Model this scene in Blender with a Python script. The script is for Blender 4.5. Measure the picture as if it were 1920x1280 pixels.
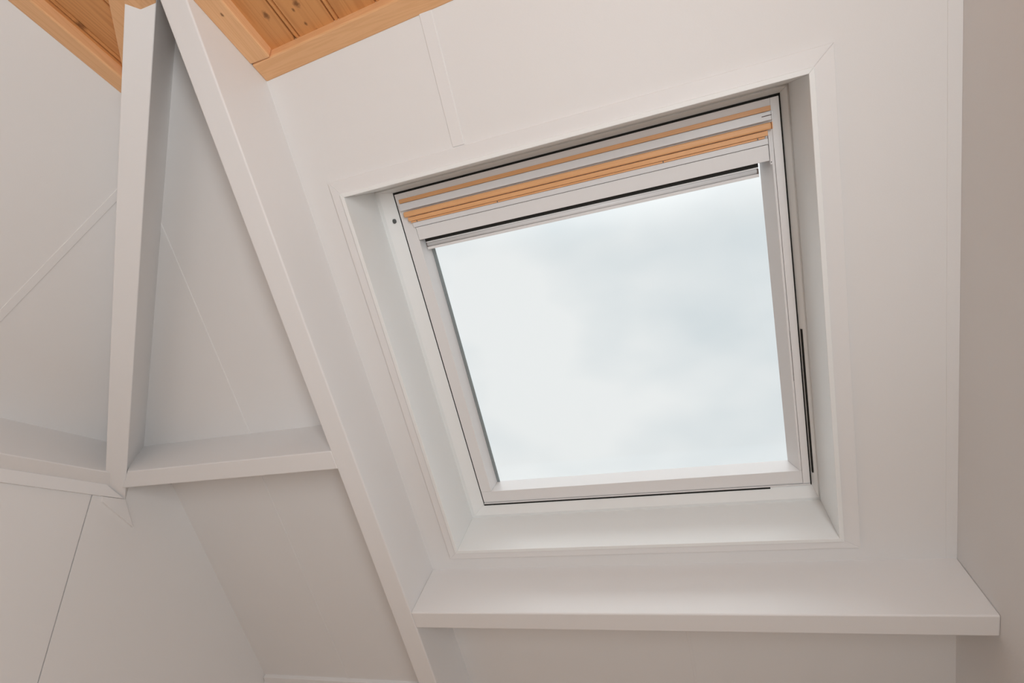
import bpy, bmesh, math
from mathutils import Vector, Matrix

for o in list(bpy.data.objects):
    bpy.data.objects.remove(o)
SC = bpy.context.scene
COL = SC.collection
K = 1.3                      # metres per building unit
EYE = 1.5                    # eye height

# ------------------------------------------------------------------ camera
cam_d = bpy.data.cameras.new('camera')
cam_d.sensor_width = 36.0
cam_d.lens = 18.47
cam_d.clip_start = 0.02
cam = bpy.data.objects.new('camera', cam_d)
COL.objects.link(cam)
RIGHT = Vector((0.94502, 0.32676, -0.01285))
DOWN = Vector((-0.14624, 0.38714, -0.91035))
FWD = Vector((-0.29249, 0.86218, 0.41365))
m = Matrix((RIGHT, -DOWN, -FWD)).transposed().to_4x4()
m.translation = Vector((0, 0, EYE))
cam.matrix_world = m
SC.camera = cam

# ------------------------------------------------------------------ sky: overcast, with an added zenith boost
SC.view_settings.view_transform = 'Standard'
SC.view_settings.look = 'None'
SC.view_settings.exposure = 0.0
SC.view_settings.gamma = 1.0
world = bpy.data.worlds.new('overcast_sky')
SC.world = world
world.use_nodes = True
nt = world.node_tree
nt.nodes.clear()
wo = nt.nodes.new('ShaderNodeOutputWorld')
bg = nt.nodes.new('ShaderNodeBackground')
tc = nt.nodes.new('ShaderNodeTexCoord')
mp = nt.nodes.new('ShaderNodeMapping')
mp.inputs['Location'].default_value = (3.1, 0.4, 1.9)
mp.inputs['Scale'].default_value = (1.0, 1.0, 1.9)
nz = nt.nodes.new('ShaderNodeTexNoise')
nz.inputs['Scale'].default_value = 2.6
nz.inputs['Detail'].default_value = 3.0
nz.inputs['Roughness'].default_value = 0.45
cr = nt.nodes.new('ShaderNodeValToRGB')
cr.color_ramp.elements[0].position = 0.36
cr.color_ramp.elements[0].color = (0.690, 0.745, 0.780, 1)
cr.color_ramp.elements[1].position = 0.62
cr.color_ramp.elements[1].color = (0.870, 0.885, 0.895, 1)
nt.links.new(tc.outputs['Generated'], mp.inputs['Vector'])
nt.links.new(mp.outputs['Vector'], nz.inputs['Vector'])
nt.links.new(nz.outputs['Fac'], cr.inputs['Fac'])
nt.links.new(cr.outputs['Color'], bg.inputs['Color'])
# zenith boosted out of view, beyond natural overcast, to light the reveals
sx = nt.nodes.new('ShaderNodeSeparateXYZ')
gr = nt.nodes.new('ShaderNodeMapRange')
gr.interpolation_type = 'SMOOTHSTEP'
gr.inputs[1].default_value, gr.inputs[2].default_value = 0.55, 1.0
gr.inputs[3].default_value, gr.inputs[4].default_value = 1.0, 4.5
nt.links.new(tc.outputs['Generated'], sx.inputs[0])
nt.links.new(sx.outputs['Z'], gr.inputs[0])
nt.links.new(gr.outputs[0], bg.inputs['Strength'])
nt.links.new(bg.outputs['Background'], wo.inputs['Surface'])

# area lamps added as fill at unseen gable and back walls, no windows built
def area(name, loc, target, sx, sy, power, col):
    l = bpy.data.lights.new(name, 'AREA')
    l.shape = 'RECTANGLE'
    l.size, l.size_y, l.energy, l.color = sx, sy, power, col
    o = bpy.data.objects.new(name, l)
    COL.objects.link(o)
    o.location = loc
    o.rotation_euler = (Vector(target) - Vector(loc)).to_track_quat('-Z', 'Y').to_euler()
    return o
area('fill_lamp_gable', (0.58, -0.43, 1.55), (-0.9, 0.35, 1.9), 0.8, 0.9, 37, (0.94, 0.975, 0.99))
area('fill_lamp_back', (-0.05, -2.30, 1.7), (-0.35, 0.8, 2.0), 1.3, 1.3, 9, (0.945, 0.975, 0.99))

# ------------------------------------------------------------------ building frame
TH = 0.821273
C, S = math.cos(TH), math.sin(TH)
DL = 1.3213                                  # distance of the left slope
def W(x, y, z): return Vector((x * K, y * K, z * K + EYE))
def Rp(x, s, t=0.0):                         # front slope: x along, s up the slope, t into the room
    return W(x, S * (1 - t) - C * s, C * (1 - t) + S * s)
def Rt(x, s, T):                             # depth T measured outwards
    return Rp(x, s, -T)
def adj(v, T, ref=0.12): return v * (1 + T) / (1 + ref)
def Lp(y, z, t=0.0):                         # left slope, by y and height z of the point on plane t
    return W((C * z - DL + t) / S, y, z)

# ------------------------------------------------------------------ materials
def new_mat(name):
    mt = bpy.data.materials.new(name)
    mt.use_nodes = True
    n = mt.node_tree
    b = n.nodes['Principled BSDF']
    return mt, n, b

def paint(name, col, rough=0.55, bump=0.06, scale=420):
    mt, n, b = new_mat(name)
    geo = n.nodes.new('ShaderNodeNewGeometry')
    a = n.nodes.new('ShaderNodeTexNoise')
    a.inputs['Scale'].default_value = 1.7
    a.inputs['Detail'].default_value = 3
    mx = n.nodes.new('ShaderNodeMixRGB')
    mx.inputs[1].default_value = (*col, 1)
    mx.inputs[2].default_value = (col[0] * .965, col[1] * .955, col[2] * .945, 1)
    n.links.new(geo.outputs['Position'], a.inputs['Vector'])
    n.links.new(a.outputs['Fac'], mx.inputs[0])
    n.links.new(mx.outputs[0], b.inputs['Base Color'])
    b.inputs['Roughness'].default_value = rough
    b.inputs['Specular IOR Level'].default_value = 0.3
    f = n.nodes.new('ShaderNodeTexNoise')
    f.inputs['Scale'].default_value = scale
    f.inputs['Detail'].default_value = 2
    bp = n.nodes.new('ShaderNodeBump')
    bp.inputs['Strength'].default_value = bump
    bp.inputs['Distance'].default_value = 0.002
    n.links.new(geo.outputs['Position'], f.inputs['Vector'])
    n.links.new(f.outputs['Fac'], bp.inputs['Height'])
    n.links.new(bp.outputs['Normal'], b.inputs['Normal'])
    return mt

WALL = paint('white_wall_paint', (0.835, 0.822, 0.815))
BEAM = paint('white_beam_paint', (0.845, 0.832, 0.828), 0.42)
LINE = paint('white_reveal_paint', (0.90, 0.91, 0.905), 0.45)
SASH = paint('white_sash_paint', (0.84, 0.825, 0.825), 0.38, 0.03)
ALU = paint('white_lacquered_bar', (0.80, 0.80, 0.815), 0.3, 0.0)

def flat(name, col, rough=0.6, metal=0.0):
    mt, n, b = new_mat(name)
    b.inputs['Base Color'].default_value = (*col, 1)
    b.inputs['Roughness'].default_value = rough
    b.inputs['Metallic'].default_value = metal
    return mt
BLACK = flat('black_rubber', (0.012, 0.012, 0.010), 0.8)
SPACER = flat('grey_glazing_spacer', (0.30, 0.34, 0.35), 0.45, 0.3)
STEEL = flat('grey_screw', (0.12, 0.13, 0.13), 0.5, 0.4)
CRACK = flat('joint_shadow_filler', (0.16, 0.13, 0.12), 0.9)

def glass_mat():
    mt = bpy.data.materials.new('window_glass')
    mt.use_nodes = True
    n = mt.node_tree
    n.nodes.clear()
    out = n.nodes.new('ShaderNodeOutputMaterial')
    tr = n.nodes.new('ShaderNodeBsdfTransparent')
    tr.inputs['Color'].default_value = (0.985, 0.995, 0.99, 1)
    gl = n.nodes.new('ShaderNodeBsdfGlossy')
    gl.inputs['Roughness'].default_value = 0.02
    fr = n.nodes.new('ShaderNodeFresnel')
    fr.inputs['IOR'].default_value = 1.35
    mx = n.nodes.new('ShaderNodeMixShader')
    n.links.new(fr.outputs[0], mx.inputs[0])
    n.links.new(tr.outputs[0], mx.inputs[1])
    n.links.new(gl.outputs[0], mx.inputs[2])
    n.links.new(mx.outputs[0], out.inputs[0])
    return mt
GLASS = glass_mat()

def pine(name, axis, light, dark, knots=(), rough=0.42, fine=1.0):
    """axis: 'X' or 'Y', the way the grain runs; knots: world (x, y, length, width)"""
    mt, n, b = new_mat(name)
    N, Lk = n.nodes, n.links
    geo = N.new('ShaderNodeNewGeometry')
    oi = N.new('ShaderNodeObjectInfo')
    off = N.new('ShaderNodeVectorMath'); off.operation = 'SCALE'
    off.inputs['Scale'].default_value = 0.0
    cmb = N.new('ShaderNodeCombineXYZ')
    mul = N.new('ShaderNodeMath'); mul.operation = 'MULTIPLY'
    mul.inputs[1].default_value = 7.3
    Lk.new(oi.outputs['Random'], mul.inputs[0])
    for i in range(3): Lk.new(mul.outputs[0], cmb.inputs[i])
    add = N.new('ShaderNodeVectorMath'); add.operation = 'ADD'
    Lk.new(geo.outputs['Position'], add.inputs[0])
    Lk.new(cmb.outputs[0], add.inputs[1])
    sc = (1.3, 24, 24) if axis == 'X' else (24, 1.3, 24)
    m1 = N.new('ShaderNodeMapping'); m1.inputs['Scale'].default_value = tuple(v * fine for v in sc)
    Lk.new(add.outputs[0], m1.inputs['Vector'])
    g1 = N.new('ShaderNodeTexNoise'); g1.inputs['Scale'].default_value = 1.0
    g1.inputs['Detail'].default_value = 2.0; g1.inputs['Distortion'].default_value = 0.9
    Lk.new(m1.outputs[0], g1.inputs['Vector'])
    # growth rings: sine of the slow noise
    rg = N.new('ShaderNodeMath'); rg.operation = 'MULTIPLY'; rg.inputs[1].default_value = 46.0
    Lk.new(g1.outputs['Fac'], rg.inputs[0])
    sn = N.new('ShaderNodeMath'); sn.operation = 'SINE'
    Lk.new(rg.outputs[0], sn.inputs[0])
    h = N.new('ShaderNodeMapRange'); h.inputs[1].default_value = -1; h.inputs[2].default_value = 1
    Lk.new(sn.outputs[0], h.inputs[0])
    pw = N.new('ShaderNodeMath'); pw.operation = 'POWER'; pw.inputs[1].default_value = 2.2
    Lk.new(h.outputs[0], pw.inputs[0])
    sc2 = (6, 330, 330) if axis == 'X' else (330, 6, 330)
    m2 = N.new('ShaderNodeMapping'); m2.inputs['Scale'].default_value = sc2
    Lk.new(add.outputs[0], m2.inputs['Vector'])
    g2 = N.new('ShaderNodeTexNoise'); g2.inputs['Scale'].default_value = 1.0; g2.inputs['Detail'].default_value = 3
    Lk.new(m2.outputs[0], g2.inputs['Vector'])
    g3 = N.new('ShaderNodeTexNoise'); g3.inputs['Scale'].default_value = 5.0
    Lk.new(add.outputs[0], g3.inputs['Vector'])
    def mixf(f, a, bcol, k):
        mx = N.new('ShaderNodeMixRGB')
        mm = N.new('ShaderNodeMath'); mm.operation = 'MULTIPLY'; mm.inputs[1].default_value = k
        Lk.new(f, mm.inputs[0]); Lk.new(mm.outputs[0], mx.inputs[0])
        if isinstance(a, tuple): mx.inputs[1].default_value = (*a, 1)
        else: Lk.new(a, mx.inputs[1])
        mx.inputs[2].default_value = (*bcol, 1)
        return mx.outputs[0]
    c = mixf(pw.outputs[0], light, dark, 0.55)
    c = mixf(g2.outputs['Fac'], c, tuple(v * .72 for v in dark), 0.35)
    c = mixf(g3.outputs['Fac'], c, (light[0] * 1.05, light[1] * 1.1, light[2] * 1.2), 0.45)
    c = mixf(oi.outputs['Random'], c, dark, 0.30)
    for kx, ky, la, wi in knots:
        sub = N.new('ShaderNodeVectorMath'); sub.operation = 'SUBTRACT'
        Lk.new(geo.outputs['Position'], sub.inputs[0])
        sub.inputs[1].default_value = (kx, ky, 0)
        ml = N.new('ShaderNodeVectorMath'); ml.operation = 'MULTIPLY'
        ml.inputs[1].default_value = (1 / wi, 1 / la, 0)
        Lk.new(sub.outputs[0], ml.inputs[0])
        ln = N.new('ShaderNodeVectorMath'); ln.operation = 'LENGTH'
        Lk.new(ml.outputs[0], ln.inputs[0])
        wob = N.new('ShaderNodeTexNoise'); wob.inputs['Scale'].default_value = 150
        Lk.new(geo.outputs['Position'], wob.inputs['Vector'])
        ad = N.new('ShaderNodeMath'); ad.operation = 'ADD'
        Lk.new(ln.outputs['Value'], ad.inputs[0]); Lk.new(wob.outputs['Fac'], ad.inputs[1])
        mr = N.new('ShaderNodeMapRange')
        mr.inputs[1].default_value = 0.75; mr.inputs[2].default_value = 1.5
        mr.inputs[3].default_value = 1.0; mr.inputs[4].default_value = 0.0
        Lk.new(ad.outputs[0], mr.inputs[0])
        c = mixf(mr.outputs[0], c, (0.16, 0.06, 0.022), 0.8)
    Lk.new(c, b.inputs['Base Color'])
    b.inputs['Roughness'].default_value = rough
    b.inputs['Specular IOR Level'].default_value = 0.35
    bp = N.new('ShaderNodeBump'); bp.inputs['Strength'].default_value = 0.12; bp.inputs['Distance'].default_value = 0.001
    Lk.new(g2.outputs['Fac'], bp.inputs['Height']); Lk.new(bp.outputs[0], b.inputs['Normal'])
    return mt

def kn(x, y, la=.010, wi=.006): return (x * K, y * K, la, wi)
PLANK = pine('knotty_pine_planks', 'Y', (0.78, 0.385, 0.145), (0.47, 0.185, 0.058),
             [kn(-.600, .437, .013, .008), kn(-.537, .438, .012, .009), kn(-.581, .492, .010, .008),
              kn(-.545, .474, .006, .004), kn(-.533, .493, .008, .005), kn(-.925, .341, .016, .009),
              kn(-.965, .318, .012, .008), kn(-.549, .446, .006, .004)])
TRIMX = pine('pale_pine_trim_along', 'X', (0.93, 0.55, 0.29), (0.76, 0.40, 0.18), fine=1.3)
TRIMY = pine('pale_pine_trim_across', 'Y', (0.93, 0.55, 0.29), (0.76, 0.40, 0.18), [kn(-.655, .40, .006, .004)], fine=1.3)
BARW = pine('clear_pine_window_strip', 'X', (0.88, 0.48, 0.23), (0.78, 0.39, 0.165), fine=2.0)
FLOOR = pine('brown_floor_boards', 'Y', (0.66, 0.46, 0.30), (0.56, 0.37, 0.23), rough=0.5)

# ------------------------------------------------------------------ builders
def mesh_obj(name, verts, faces, mat, parent=None, bevel=0.0, seg=2):
    c = sum(verts, Vector()) / len(verts)
    if parent is not None:
        base = Vector(parent['_o'])
    me = bpy.data.meshes.new(name)
    me.from_pydata([v - c for v in verts], [], faces)
    bm = bmesh.new(); bm.from_mesh(me)
    bmesh.ops.recalc_face_normals(bm, faces=bm.faces)
    bm.to_mesh(me); bm.free()
    me.materials.append(mat)
    o = bpy.data.objects.new(name, me)
    COL.objects.link(o)
    if parent is not None:
        o.parent = parent
        o.location = c - base
    else:
        o.location = c
    o['_o'] = tuple(c)
    if bevel:
        b = o.modifiers.new('soft_edges', 'BEVEL')
        b.width = bevel; b.segments = seg; b.limit_method = 'ANGLE'; b.angle_limit = math.radians(25)
        b.harden_normals = False
    return o

def prism(name, A, B, mat, parent=None, bevel=0.0, seg=2):
    n = len(A)
    F = [tuple(range(n)), tuple(range(2 * n - 1, n - 1, -1))]
    F += [(i, (i + 1) % n, n + (i + 1) % n, n + i) for i in range(n)]
    return mesh_obj(name, list(A) + list(B), F, mat, parent, bevel, seg)

def rbox(name, x0, x1, s0, s1, t0, t1, mat, parent=None, bevel=0.0, seg=2):   # box in the front slope's frame, t into the room
    A = [Rp(x0, s0, t0), Rp(x1, s0, t0), Rp(x1, s1, t0), Rp(x0, s1, t0)]
    B = [Rp(x0, s0, t1), Rp(x1, s0, t1), Rp(x1, s1, t1), Rp(x0, s1, t1)]
    return prism(name, A, B, mat, parent, bevel, seg)

def rpoly(name, pts, t0, t1, mat, parent=None, bevel=0.0):
    return prism(name, [Rp(x, s, t0) for x, s in pts], [Rp(x, s, t1) for x, s in pts], mat, parent, bevel)

def wbox(name, x0, x1, y0, y1, z0, z1, mat, parent=None, bevel=0.0):
    A = [W(x0, y0, z0), W(x1, y0, z0), W(x1, y1, z0), W(x0, y1, z0)]
    B = [W(x0, y0, z1), W(x1, y0, z1), W(x1, y1, z1), W(x0, y1, z1)]
    return prism(name, A, B, mat, parent, bevel)

def tag(o, label, cat=None, kind=None, group=None):
    o['label'] = label
    if cat: o['category'] = cat
    if kind: o['kind'] = kind
    if group: o['group'] = group
    return o

def empty(name, loc, parent=None):
    o = bpy.data.objects.new(name, None)
    o.empty_display_size = 0.1
    COL.objects.link(o)
    if parent is not None:
        o.parent = parent
        o.location = Vector(loc) - Vector(parent['_o'])
    else:
        o.location = loc
    o['_o'] = tuple(loc)
    return o

XG = 0.462        # gable wall
XP = -1.404       # partition wall
YB = -1.9         # back wall
ZF = -EYE / K     # floor
SK = -1.302       # foot of the front slope (ledge)
OX0, OX1, OS0, OS1 = -0.588, 0.257, -0.826, 0.047     # skylight opening

# ------------------------------------------------------------------ room shell
fl = tag(wbox('floor', -1.6, 0.6, YB - .1, 1.9, ZF - .05, ZF, FLOOR), 'brown wooden attic floor below the slopes', 'floor', 'structure')

wf = tag(empty('wall_front', Rp(-0.1, SK)), 'white panelled roof slope around the skylight', 'wall', 'structure')
STOP = 0.36
STOP2 = 0.58
xa, xb, xc = -1.0715, -0.706, -0.333
TP = -0.010
rpoly('panel', [(-1.52, SK), (xa, SK), (xa, STOP2), (-1.52, STOP2)], 0, TP, WALL, wf)
rpoly('panel', [(xa, SK), (xb, SK), (xb, STOP2), (xa, STOP2)], 0, TP, WALL, wf)
rpoly('panel', [(xb, SK), (xc, SK), (xc, OS0 - .004), (OX0 - .004, OS0 - .004), (OX0 - .004, OS1 + .004), (xc, OS1 + .004), (xc, STOP), (xb, STOP)], 0, TP, WALL, wf)
rpoly('panel', [(xc, SK), (XG, SK), (XG, STOP), (xc, STOP), (xc, OS1 + .004), (OX1 + .004, OS1 + .004), (OX1 + .004, OS0 - .004), (xc, OS0 - .004)], 0, TP, WALL, wf)
rpoly('insulation', [(-2.0, SK - .3), (xc, SK - .3), (xc, OS0 - .016), (OX0 - .016, OS0 - .016), (OX0 - .016, OS1 + .016), (xc, OS1 + .016), (xc, .7), (-2.0, .7)], TP, -.176, WALL, wf)
rpoly('insulation', [(xc, SK - .3), (.7, SK - .3), (.7, .7), (xc, .7), (xc, OS1 + .016), (OX1 + .016, OS1 + .016), (OX1 + .016, OS0 - .016), (xc, OS0 - .016)], TP, -.176, WALL, wf)
# thin cover strips over the sheet joints
rbox('joint_strip', -0.3405, -0.3165, .084, .31, -.002, .0022, BEAM, wf, .0012)
rbox('joint_strip', -1.079, -1.066, -.45, .12, -.002, .0013, WALL, wf, .0008)
rbox('joint_strip', -1.094, -1.087, SK, -.52, -.002, .0012, WALL, wf, .0008)
rbox('joint_strip', .443, XG, OS0 - .06, .36, -.002, .0008, WALL, wf, .0006)
rbox('joint_strip', -.075, -.068, SK, -.94, -.002, .0010, WALL, wf, .0008)
wbox('knee_wall_board', XP, XG, 1.618, 1.66, ZF, -.268, WALL, wf)

wh = tag(empty('wall_hip', Lp(0.2, 0.5)), 'white sloping panels left of the upright hip rafter', 'wall', 'structure')
def lpoly(name, pts, t0, t1, mat, parent, bevel=0.0):
    # points (y, z) of the face plane, extruded along the slope's normal
    nv = Vector((S, 0, -C))
    A = [W((C * z - DL) / S, y, z) + nv * (t0 * K) for y, z in pts]
    B = [W((C * z - DL) / S, y, z) + nv * (t1 * K) for y, z in pts]
    return prism(name, A, B, mat, parent, bevel)
def hipy(z): return (1 - C * z) / S
yj = 0.572
lpoly('panel', [(yj, .225), (hipy(.225), .225), (yj, (1 - S * yj) / C)], 0, -.010, WALL, wh)
lpoly('panel', [(YB, .225), (yj, .225), (yj, (1 - S * yj) / C), (.385, 1.08), (YB, 1.08)], 0, -.010, WALL, wh)
lpoly('insulation', [(YB - .1, .0), (1.3, .0), (1.3, 1.1), (YB - .1, 1.1)], -.010, -.12, WALL, wh)
lpoly('joint_strip', [(yj - .004, .36), (yj + .012, .36), (yj + .012, .80), (yj - .004, .80)], -.002, .0018, WALL, wh, .001)

wl = tag(empty('wall_left', W(XP, .6, ZF)), 'white panelled partition below the left beam', 'wall', 'structure')
zt = .2035
ya, yb_, g = .9185, .928, .0012
def xpoly(name, pts, x0, x1, mat, parent=None, bevel=0.0):
    return prism(name, [W(x0, y, z) for y, z in pts], [W(x1, y, z) for y, z in pts], mat, parent, bevel)
xpoly('panel', [(YB, ZF), (.9465 - g, ZF), (.919 - g, .232), (YB, .232)], XP, XP - .012, WALL, wl, .0008)
xpoly('panel', [(.9465 + g, ZF), (1.80, ZF), (1.80, -.35), (1.22, .26), (.919 + g, .26), (.919 + g, .232)], XP, XP - .012, WALL, wl, .0008)
wbox('backing', XP - .08, XP - .012, YB, 1.75, ZF, .20, CRACK, wl)
gus = xpoly('corner_plate', [(.9465, .1895), (.940, .2030), (1.000, .2030), (1.041, .138)], XP - .001, XP + .0060, BEAM, wl, .0008)
tag(gus, 'small slanted cover plate under the beam joint')

wr = tag(xpoly('wall_right', [(YB - .1, ZF), (1.66, ZF), (1.66, -.32), (.36, 1.13), (YB - .1, 1.13)], XG, XG + .1, WALL), 'plain white gable wall at the right', 'wall', 'structure')
wb = tag(empty('wall_back', W(-.4, YB, ZF)), 'white wall behind the viewer', 'wall', 'structure')
wbox('panel', -1.6, .6, YB - .1, YB, ZF, 1.2, WALL, wb)

# ------------------------------------------------------------------ timber ceiling
ce = tag(empty('ceiling', W(-.5, -.5, .916)), 'knotty pine board ceiling between the slopes', 'ceiling', 'structure')
PW = .087
def plank_profile():
    a, d = PW * K, .0052
    p = [(0, d), (.0022, d), (.0040, 0), (.0098, 0), (.0116, d), (.0138, d), (.0156, 0), (a - .0008, 0), (a - .0008, .016), (0, .016)]
    return p
me = bpy.data.meshes.new('plank')
pr = plank_profile()
L0, L1 = 0.0, (.535 - YB) * K
n = len(pr)
me.from_pydata([(x, L0, z) for x, z in pr] + [(x, L1, z) for x, z in pr], [],
               [tuple(range(n)), tuple(range(2 * n - 1, n - 1, -1))] + [(i, (i + 1) % n, n + (i + 1) % n, n + i) for i in range(n)])
me.materials.append(PLANK)
bm = bmesh.new(); bm.from_mesh(me); bmesh.ops.recalc_face_normals(bm, faces=bm.faces); bm.to_mesh(me); bm.free()
TILT = .0366
for k in range(-1, 12):                   # right bay, all planks alike
    x = -.577 + PW * k - .0055
    o = bpy.data.objects.new('plank', me)
    COL.objects.link(o)
    o.parent = ce
    o.location = W(x, YB, .914 + TILT * (x + .678)) - Vector(ce['_o'])
    o.rotation_euler = (0, -math.atan(TILT), 0)
for k in range(-6, -1):                   # left bay, cut off along the hip
    x = -.577 + PW * k - .0055
    pp = [(x + px / K, .916 + pz / K) for px, pz in pr]
    prism('plank', [W(px, YB, pz) for px, pz in pp], [W(px, -.470 - px, pz) for px, pz in pp], PLANK, ce)
wbox('backing', -1.3, .7, YB - .1, .45, 1.14, 1.2, WALL, ce)

def trim(name, o, label):
    return tag(o, label, 'trim', 'structure')
# batten where ceiling meets the front slope
def oy(x): return .534 - .034 * (x + .678)
def oz(x): return .894 + .0365 * (x + .678)
def tpts(x):
    y, z = oy(x), oz(x)
    return [W(x, y, z), W(x, y - .0395, z), W(x, y - .0395, z + .026), W(x, y - .014, z + .026)]
trim('', prism('trim_1', tpts(-.6812), tpts(XG), TRIMX, None, .004), 'pale pine batten where the ceiling meets the skylight slope')
trim('', prism('trim_2', [W(-.6815, YB, .8935), W(-.6365, YB, .8935), W(-.6365, YB, .925), W(-.6815, YB, .925)],
              [W(-.6815, .4930, .8935), W(-.6365, .4930, .8935), W(-.6365, .4930, .925), W(-.6815, .4930, .925)], TRIMY, None, .004),
     'pale pine batten along the right side of the long rafter')
xl = (C * .894 - DL) / S
trim('', prism('trim_3', [W(xl, YB, .894), W(xl + .037, YB, .894), W(xl + .037, YB, .922), W(xl + .02, YB, .922)],
              [W(xl, .560, .894), W(xl + .037, .520, .894), W(xl + .037, .520, .922), W(xl + .02, .545, .922)], TRIMY, None, .004),
     'pine batten along the left sloping panels')
def dg(sm, q):   # plan point with x+y = sm, q along the diagonal towards the viewer
    return ((sm - .974 - .534 + 0 + 2 * 0) / 2 + q, (sm + .974 + .534) / 2 - q)
def dpts(q, s0, s1, z0, z1):
    a, b = dg(s0, q), dg(s1, q)
    return [W(*a, z0), W(*b, z0), W(*b, z1), W(*a, z1)]
trim('', prism('trim_4', dpts(-.02, -.500, -.462, .8975, .924), dpts(.75, -.500, -.462, .8975, .924), TRIMY, None, .003),
     'narrow pine batten beside the upright hip rafter')
def vpts(q):
    a, m_, b = dg(-.4622, q), dg(-.430, q), dg(-.4003, q)
    return [W(*a, .8912), W(*m_, .8912), W(*b, .9022), W(*b, .945), W(*a, .945)]
trim('', prism('trim_5', vpts(.188), vpts(.75), TRIMY, None, .0015), 'pointed pine block on top of the upright hip rafter')

# strip under the left beam, cut to a mitre; ledge at the foot of the slope
trim('', xpoly('trim_6', [(YB, .2035), (.996, .2035), (.941, .2315), (YB, .2315)], XP - .001, XP + .008, BEAM, None, .001),
     'flat white strip under the left beam with slanted end')
trim('', prism('trim_7', [Rp(-1.402, SK - .004, -.004), Rp(-1.402, SK + .010, -.002), Rp(-1.402, SK + .008, .010), Rp(-1.402, SK - .012, .012)],
              [Rp(XG, SK - .004, -.004), Rp(XG, SK + .010, -.002), Rp(XG, SK + .008, .010), Rp(XG, SK - .012, .012)], BEAM, None, .001),
     'thin white ledge at the foot of the slope')

# ------------------------------------------------------------------ beams
BT = .140
r1 = rbox('rafter', -.732, -.681, -1.75, .55, -.004, BT, BEAM, None, .004, 3)
tag(r1, 'long white diagonal rafter between the skylight and the hip bay', 'beam')

def hip_base(z): return Vector((((C * z) - DL) / S, (1 - C * z) / S, z))
NH = Vector((-S, S, 2 * C)).normalized()
SD = Vector((1, 1, 0)).normalized()
def hpts(z, c0=.0055, hw=.0222):
    b = hip_base(z)
    q = []
    for off, t in ((c0 - hw, -.01), (c0 + hw, -.01), (c0 + hw, .1675), (c0 - hw, .1675)):
        p = b + SD * off - NH * t
        q.append(W(*p))
    return q
hr = prism('hip_rafter', hpts(.12), hpts(1.06), BEAM, None, .0025, 3)
tag(hr, 'upright white hip rafter where the two slopes meet', 'beam')

pz0, pz1 = -.8915, -.9375
p1 = rbox('purlin', -.6812, XG, pz1, pz0, -.004, BT, BEAM, None, .004, 3)
tag(p1, 'wide white purlin below the skylight, running to the gable wall', 'beam')
p2 = prism('purlin', [Rp(-1.372, -.494, BT), Rp(-1.328, -.449, BT), Rp(-1.477, -.449, -.004), Rp(-1.507, -.494, -.004)],
           [Rp(-.731, -.494, BT), Rp(-.731, -.449, BT), Rp(-.731, -.449, -.004), Rp(-.731, -.494, -.004)], BEAM, None, .003, 3)
tag(p2, 'short white purlin between the hip rafter and the long rafter', 'beam')
def lpur(y, q):
    nv = Vector((S, 0, -C)); dv = Vector((-C, 0, -S))
    out = []
    for t, sv in ((-.004, 0), (BT, 0), (BT, .0445), (-.004, .0445)):
        z_at = .257
        p = Vector(((C * z_at - DL + BT) / S, y, z_at)) + nv * (t - BT) + dv * sv
        out.append(W(*p))
    return out
p3 = prism('purlin', lpur(YB, 0), lpur(.985, 0), BEAM, None, .003, 3)
tag(p3, 'white purlin left of the hip rafter above the partition', 'beam')

# ------------------------------------------------------------------ skylight
win = tag(empty('window_1', Rt((OX0 + OX1) / 2, OS0, .1)), 'large roof skylight with white sash and pine bars at its head', 'window', 'structure')

def ring(name, loops, mat, parent, bevel=0.0, sides='LRTB', labels=None):
    """loops: (x0, x1, s0, s1, T); four mitred members"""
    out = {}
    for sd in sides:
        A, B = [], []
        for x0, x1, s0, s1, T in loops:
            if sd == 'L': A.append(Rt(x0, s0, T)); B.append(Rt(x0, s1, T))
            if sd == 'R': A.append(Rt(x1, s0, T)); B.append(Rt(x1, s1, T))
            if sd == 'T': A.append(Rt(x0, s1, T)); B.append(Rt(x1, s1, T))
            if sd == 'B': A.append(Rt(x0, s0, T)); B.append(Rt(x1, s0, T))
        out[sd] = prism(name, A, B, mat, parent, bevel)
    return out

cas = (-.617, .295, -.8545, .082)
O = (OX0, OX1, OS0, OS1)
def grow(r, a): return (r[0] - a, r[1] + a, r[2] - a, r[3] + a)
ring('casing_board', [(*cas, .002), (*cas, -.0075), (*grow(O, .0083), -.0075), (*grow(O, .0083), .002)], BEAM, win, .0012)
ring('reveal_board', [(*O, -.0125), (*grow(O, .0085), -.0125), (*grow(O, .008), .118), (*O, .118)], LINE, win, .0012)

fr = empty('frame', Rt(OX0, OS0, .13), win)
Sx = (-.5462, .2432, -.788, .0355)           # clear edge round the sash at T=.12
St = tuple(adj(v, .126) for v in Sx)
Oi = (OX0 + .010, OX1 - .0035, OS0 + .008, OS1 - .003)
fm = ring('frame_member', [(*O, .116), (*Oi, .114), (*St, .126), (*St, .176), (*grow(O, .008), .176), (*grow(O, .008), .116)], LINE, fr, .0008)

def gsk(name, x0, x1, s0, s1, T0, T1, mat, parent):
    return rbox(name, adj(x0, T0), adj(x1, T0), adj(s0, T0), adj(s1, T0), -T1, -T0, mat, parent)
T0 = .1262
gk = tag(gsk('gasket', Sx[0], Sx[1], .0312, .0360, T0, .15, BLACK, fr), 'black rubber seal')
gsk('gasket', -.5462, -.5445, -.29, .034, T0, .15, BLACK, fr)
gsk('gasket', -.5468, -.5432, -.788, -.29, T0, .15, BLACK, fr)
gsk('gasket', .2413, .2430, -.785, .034, T0, .15, BLACK, fr)
gsk('gasket', .2462, .2492, -.757, -.418, .1195, .15, BLACK, fr)
gsk('gasket', -.5462, .158, -.7925, -.7885, T0 - .003, .15, BLACK, fr)
gsk('gasket', .158, .2432, -.7868, -.7858, T0, .15, BLACK, fr)
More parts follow.
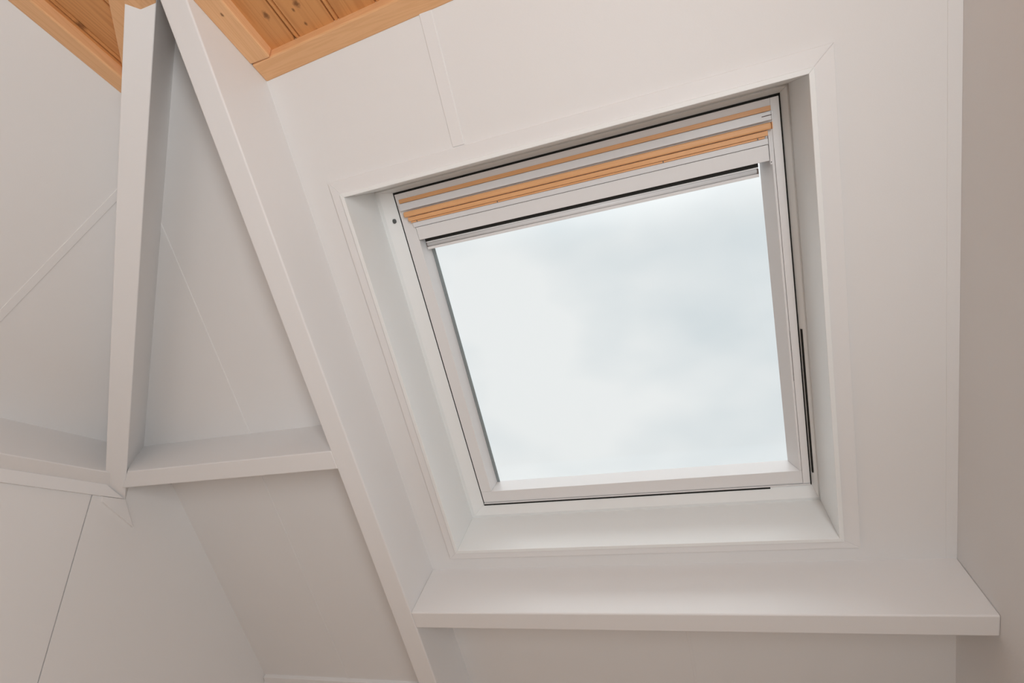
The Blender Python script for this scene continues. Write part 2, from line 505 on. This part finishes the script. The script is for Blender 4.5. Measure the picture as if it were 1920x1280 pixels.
# screw head in the left frame member
def disc(name, x, s, T, r, h, mat, parent):
    A = [Rt(x + r * math.cos(a) * .7, s + r * math.sin(a), T) for a in [i * math.pi / 6 for i in range(12)]]
    B = [Rt(x + r * math.cos(a) * .7, s + r * math.sin(a), T - h) for a in [i * math.pi / 6 for i in range(12)]]
    return prism(name, A, B, mat, parent)
tag(disc('screw', adj(-.5625, .117), adj(-.024, .117), .122, .0052, .0055, STEEL, fr), 'dark grey screw head')

sa = empty('sash', Rt(-.15, -.78, .12), win)
SS = (-.5440, .2408, -.7835, .0312)
A_ = (-.5150, .2220, -.7500, -.0770)
G_ = (-.5095, .2072, -.7500, -.0960)
# stiles
def member(name, pts, e0, e1, axis, mat, parent, bevel=.0008):
    """pts (m, T) profile; axis 's': m is x, running from s=e0 to e1; axis 'x': m is s"""
    if axis == 's':
        return prism(name, [Rt(m_, e0, T) for m_, T in pts], [Rt(m_, e1, T) for m_, T in pts], mat, parent, bevel)
    return prism(name, [Rt(e0, m_, T) for m_, T in pts], [Rt(e1, m_, T) for m_, T in pts], mat, parent, bevel)
member('stile', [(-.5440, .12), (-.5150, .12), (-.5100, .160), (-.5100, .1665), (-.5440, .1665)], -.7495, .0312, 's', SASH, sa)
member('stile', [(.2408, .12), (.2262, .12), (.2262, .1665), (.2408, .1665)], -.7835, .0312, 's', SASH, sa)
member('glazing_bead', [(.2256, .1205), (.2214, .1205), (.2072, .163), (.2072, .1665), (.2256, .1665)], -.7495, -.060, 's', SASH, sa)
member('bottom_rail', [(-.7500, .12), (-.7820, .12), (-.7835, .1215), (-.7835, .1665), (-.7500, .1665)], -.5440, .2256, 'x', SASH, sa)
rbox('weather_strip', -.5445, .2408, -.7876, -.7850, -.14, -.1195, SASH, sa)
rbox('joint_line', .2256, .2262, -.53, -.418, -.125, -.1198, CRACK, sa)
# top rail behind the bars
member('top_rail', [(.0312, .12), (.018, .1205), (-.0765, .1225), (-.0765, .1665), (.0312, .1665)], -.5150, .2262, 'x', SASH, sa)

def bar(name, xl_, xr_, s_hi, s_lo, T0, T1, mat, bevel, seg=3, lab=None):
    o = rbox(name, adj(xl_, T0), adj(xr_, T0), adj(s_lo, T0), adj(s_hi, T0), -T1, -T0, mat, sa, bevel, seg)
    if lab: tag(o, lab)
    return o
bar('pine_strip', -.5375, .2265, .0188, .0098, .1160, .124, BARW, .0010, 2, 'narrow bare pine strip')
vb = bar('ventilation_bar', -.5415, .2265, .0092, -.0065, .1090, .124, ALU, .0015, 3, 'pale grey lacquered bar')
bar('pine_strip', -.5365, .2258, -.0098, -.0222, .1050, .123, BARW, .0045, 4, 'rounded bare pine bar')
bar('pine_strip', -.5280, .2185, -.0232, -.0322, .1080, .123, BARW, .0016, 2, 'bare pine strip')
bar('pine_strip', -.5230, .2125, -.0326, -.0362, .1110, .123, BARW, .0008, 2, 'thin bare pine strip')
bar('pale_strip', -.5195, .2175, -.0365, -.0472, .1130, .123, ALU, .0008, 2)
bar('joint_line', -.5160, .2170, -.0471, -.0479, .1170, .123, CRACK, 0)
bar('lower_head_rail', -.5150, .2172, -.0480, -.0770, .1150, .160, SASH, .0015, 3)
bar('bar_end', .2268 - .0165, .2270, .0030, .0015, .1085, .124, CRACK, 0)
bar('bar_end', .2265, .2295, .0085, -.0058, .1095, .124, ALU, .0006)
bar('pine_end', .2260, .2275, -.0100, -.0222, .1058, .122, BARW, 0)
bar('side_plate', .2182, .2215, -.032, -.084, .1165, .123, SASH, .0004)
tag(disc('screw', adj(.2198, .116), adj(-.080, .116), .1175, .0012, .002, STEEL, sa), 'tiny dark screw head')
for kx, ks in ((-.508, -.0345), (-.315, -.0345), (.2005, -.0345), (.03, -.0345)):
    o = disc('knot', adj(kx, .110), adj(ks, .110), .112, .0016, .0013, STEEL, sa)
# black seal under the head rail and the pale roll profile
tag(bar('gasket', -.5010, .1968, -.0770, -.0838, .1240, .150, BLACK, 0), 'black rubber seal')
bar('pale_strip', -.4990, .1965, -.0838, -.0862, .1225, .150, ALU, .0005)
def rollp(x):
    pts = []
    for i in range(9):
        a = math.pi * (i / 8)
        pts.append(Rt(x, adj(-.0905, .124) + .0052 * math.cos(a), .1262 - .0040 * math.sin(a)))
    return pts + [Rt(x, adj(-.0905, .124) - .0052, .150), Rt(x, adj(-.0905, .124) + .0052, .150)]
rl = prism('roll_profile', rollp(adj(-.4985, .124)), rollp(adj(.1935, .124)), ALU, sa)
for p in rl.data.polygons: p.use_smooth = len(p.vertices) == 4 and p.index > 1
bar('roll_end', -.5010, -.4988, -.0866, -.0958, .1225, .150, CRACK, 0)
bar('roll_end', .1936, .1968, -.0866, -.0958, .1225, .150, CRACK, 0)
bar('pale_strip', -.5000, .1968, -.0958, -.1018, .1235, .152, SASH, .0006)
# grey spacer seen along the left edge of the pane
tag(rbox('spacer', -.5098, -.5022, -.7500, -.1000, -.1650, -.1625, SPACER, sa), 'grey metal glazing spacer')
tag(rbox('pane', -.5200, .2180, -.7600, -.0860, -.1715, -.1655, GLASS, sa), 'clear glass pane')

for o in bpy.data.objects:
    if '_o' in o: del o['_o']
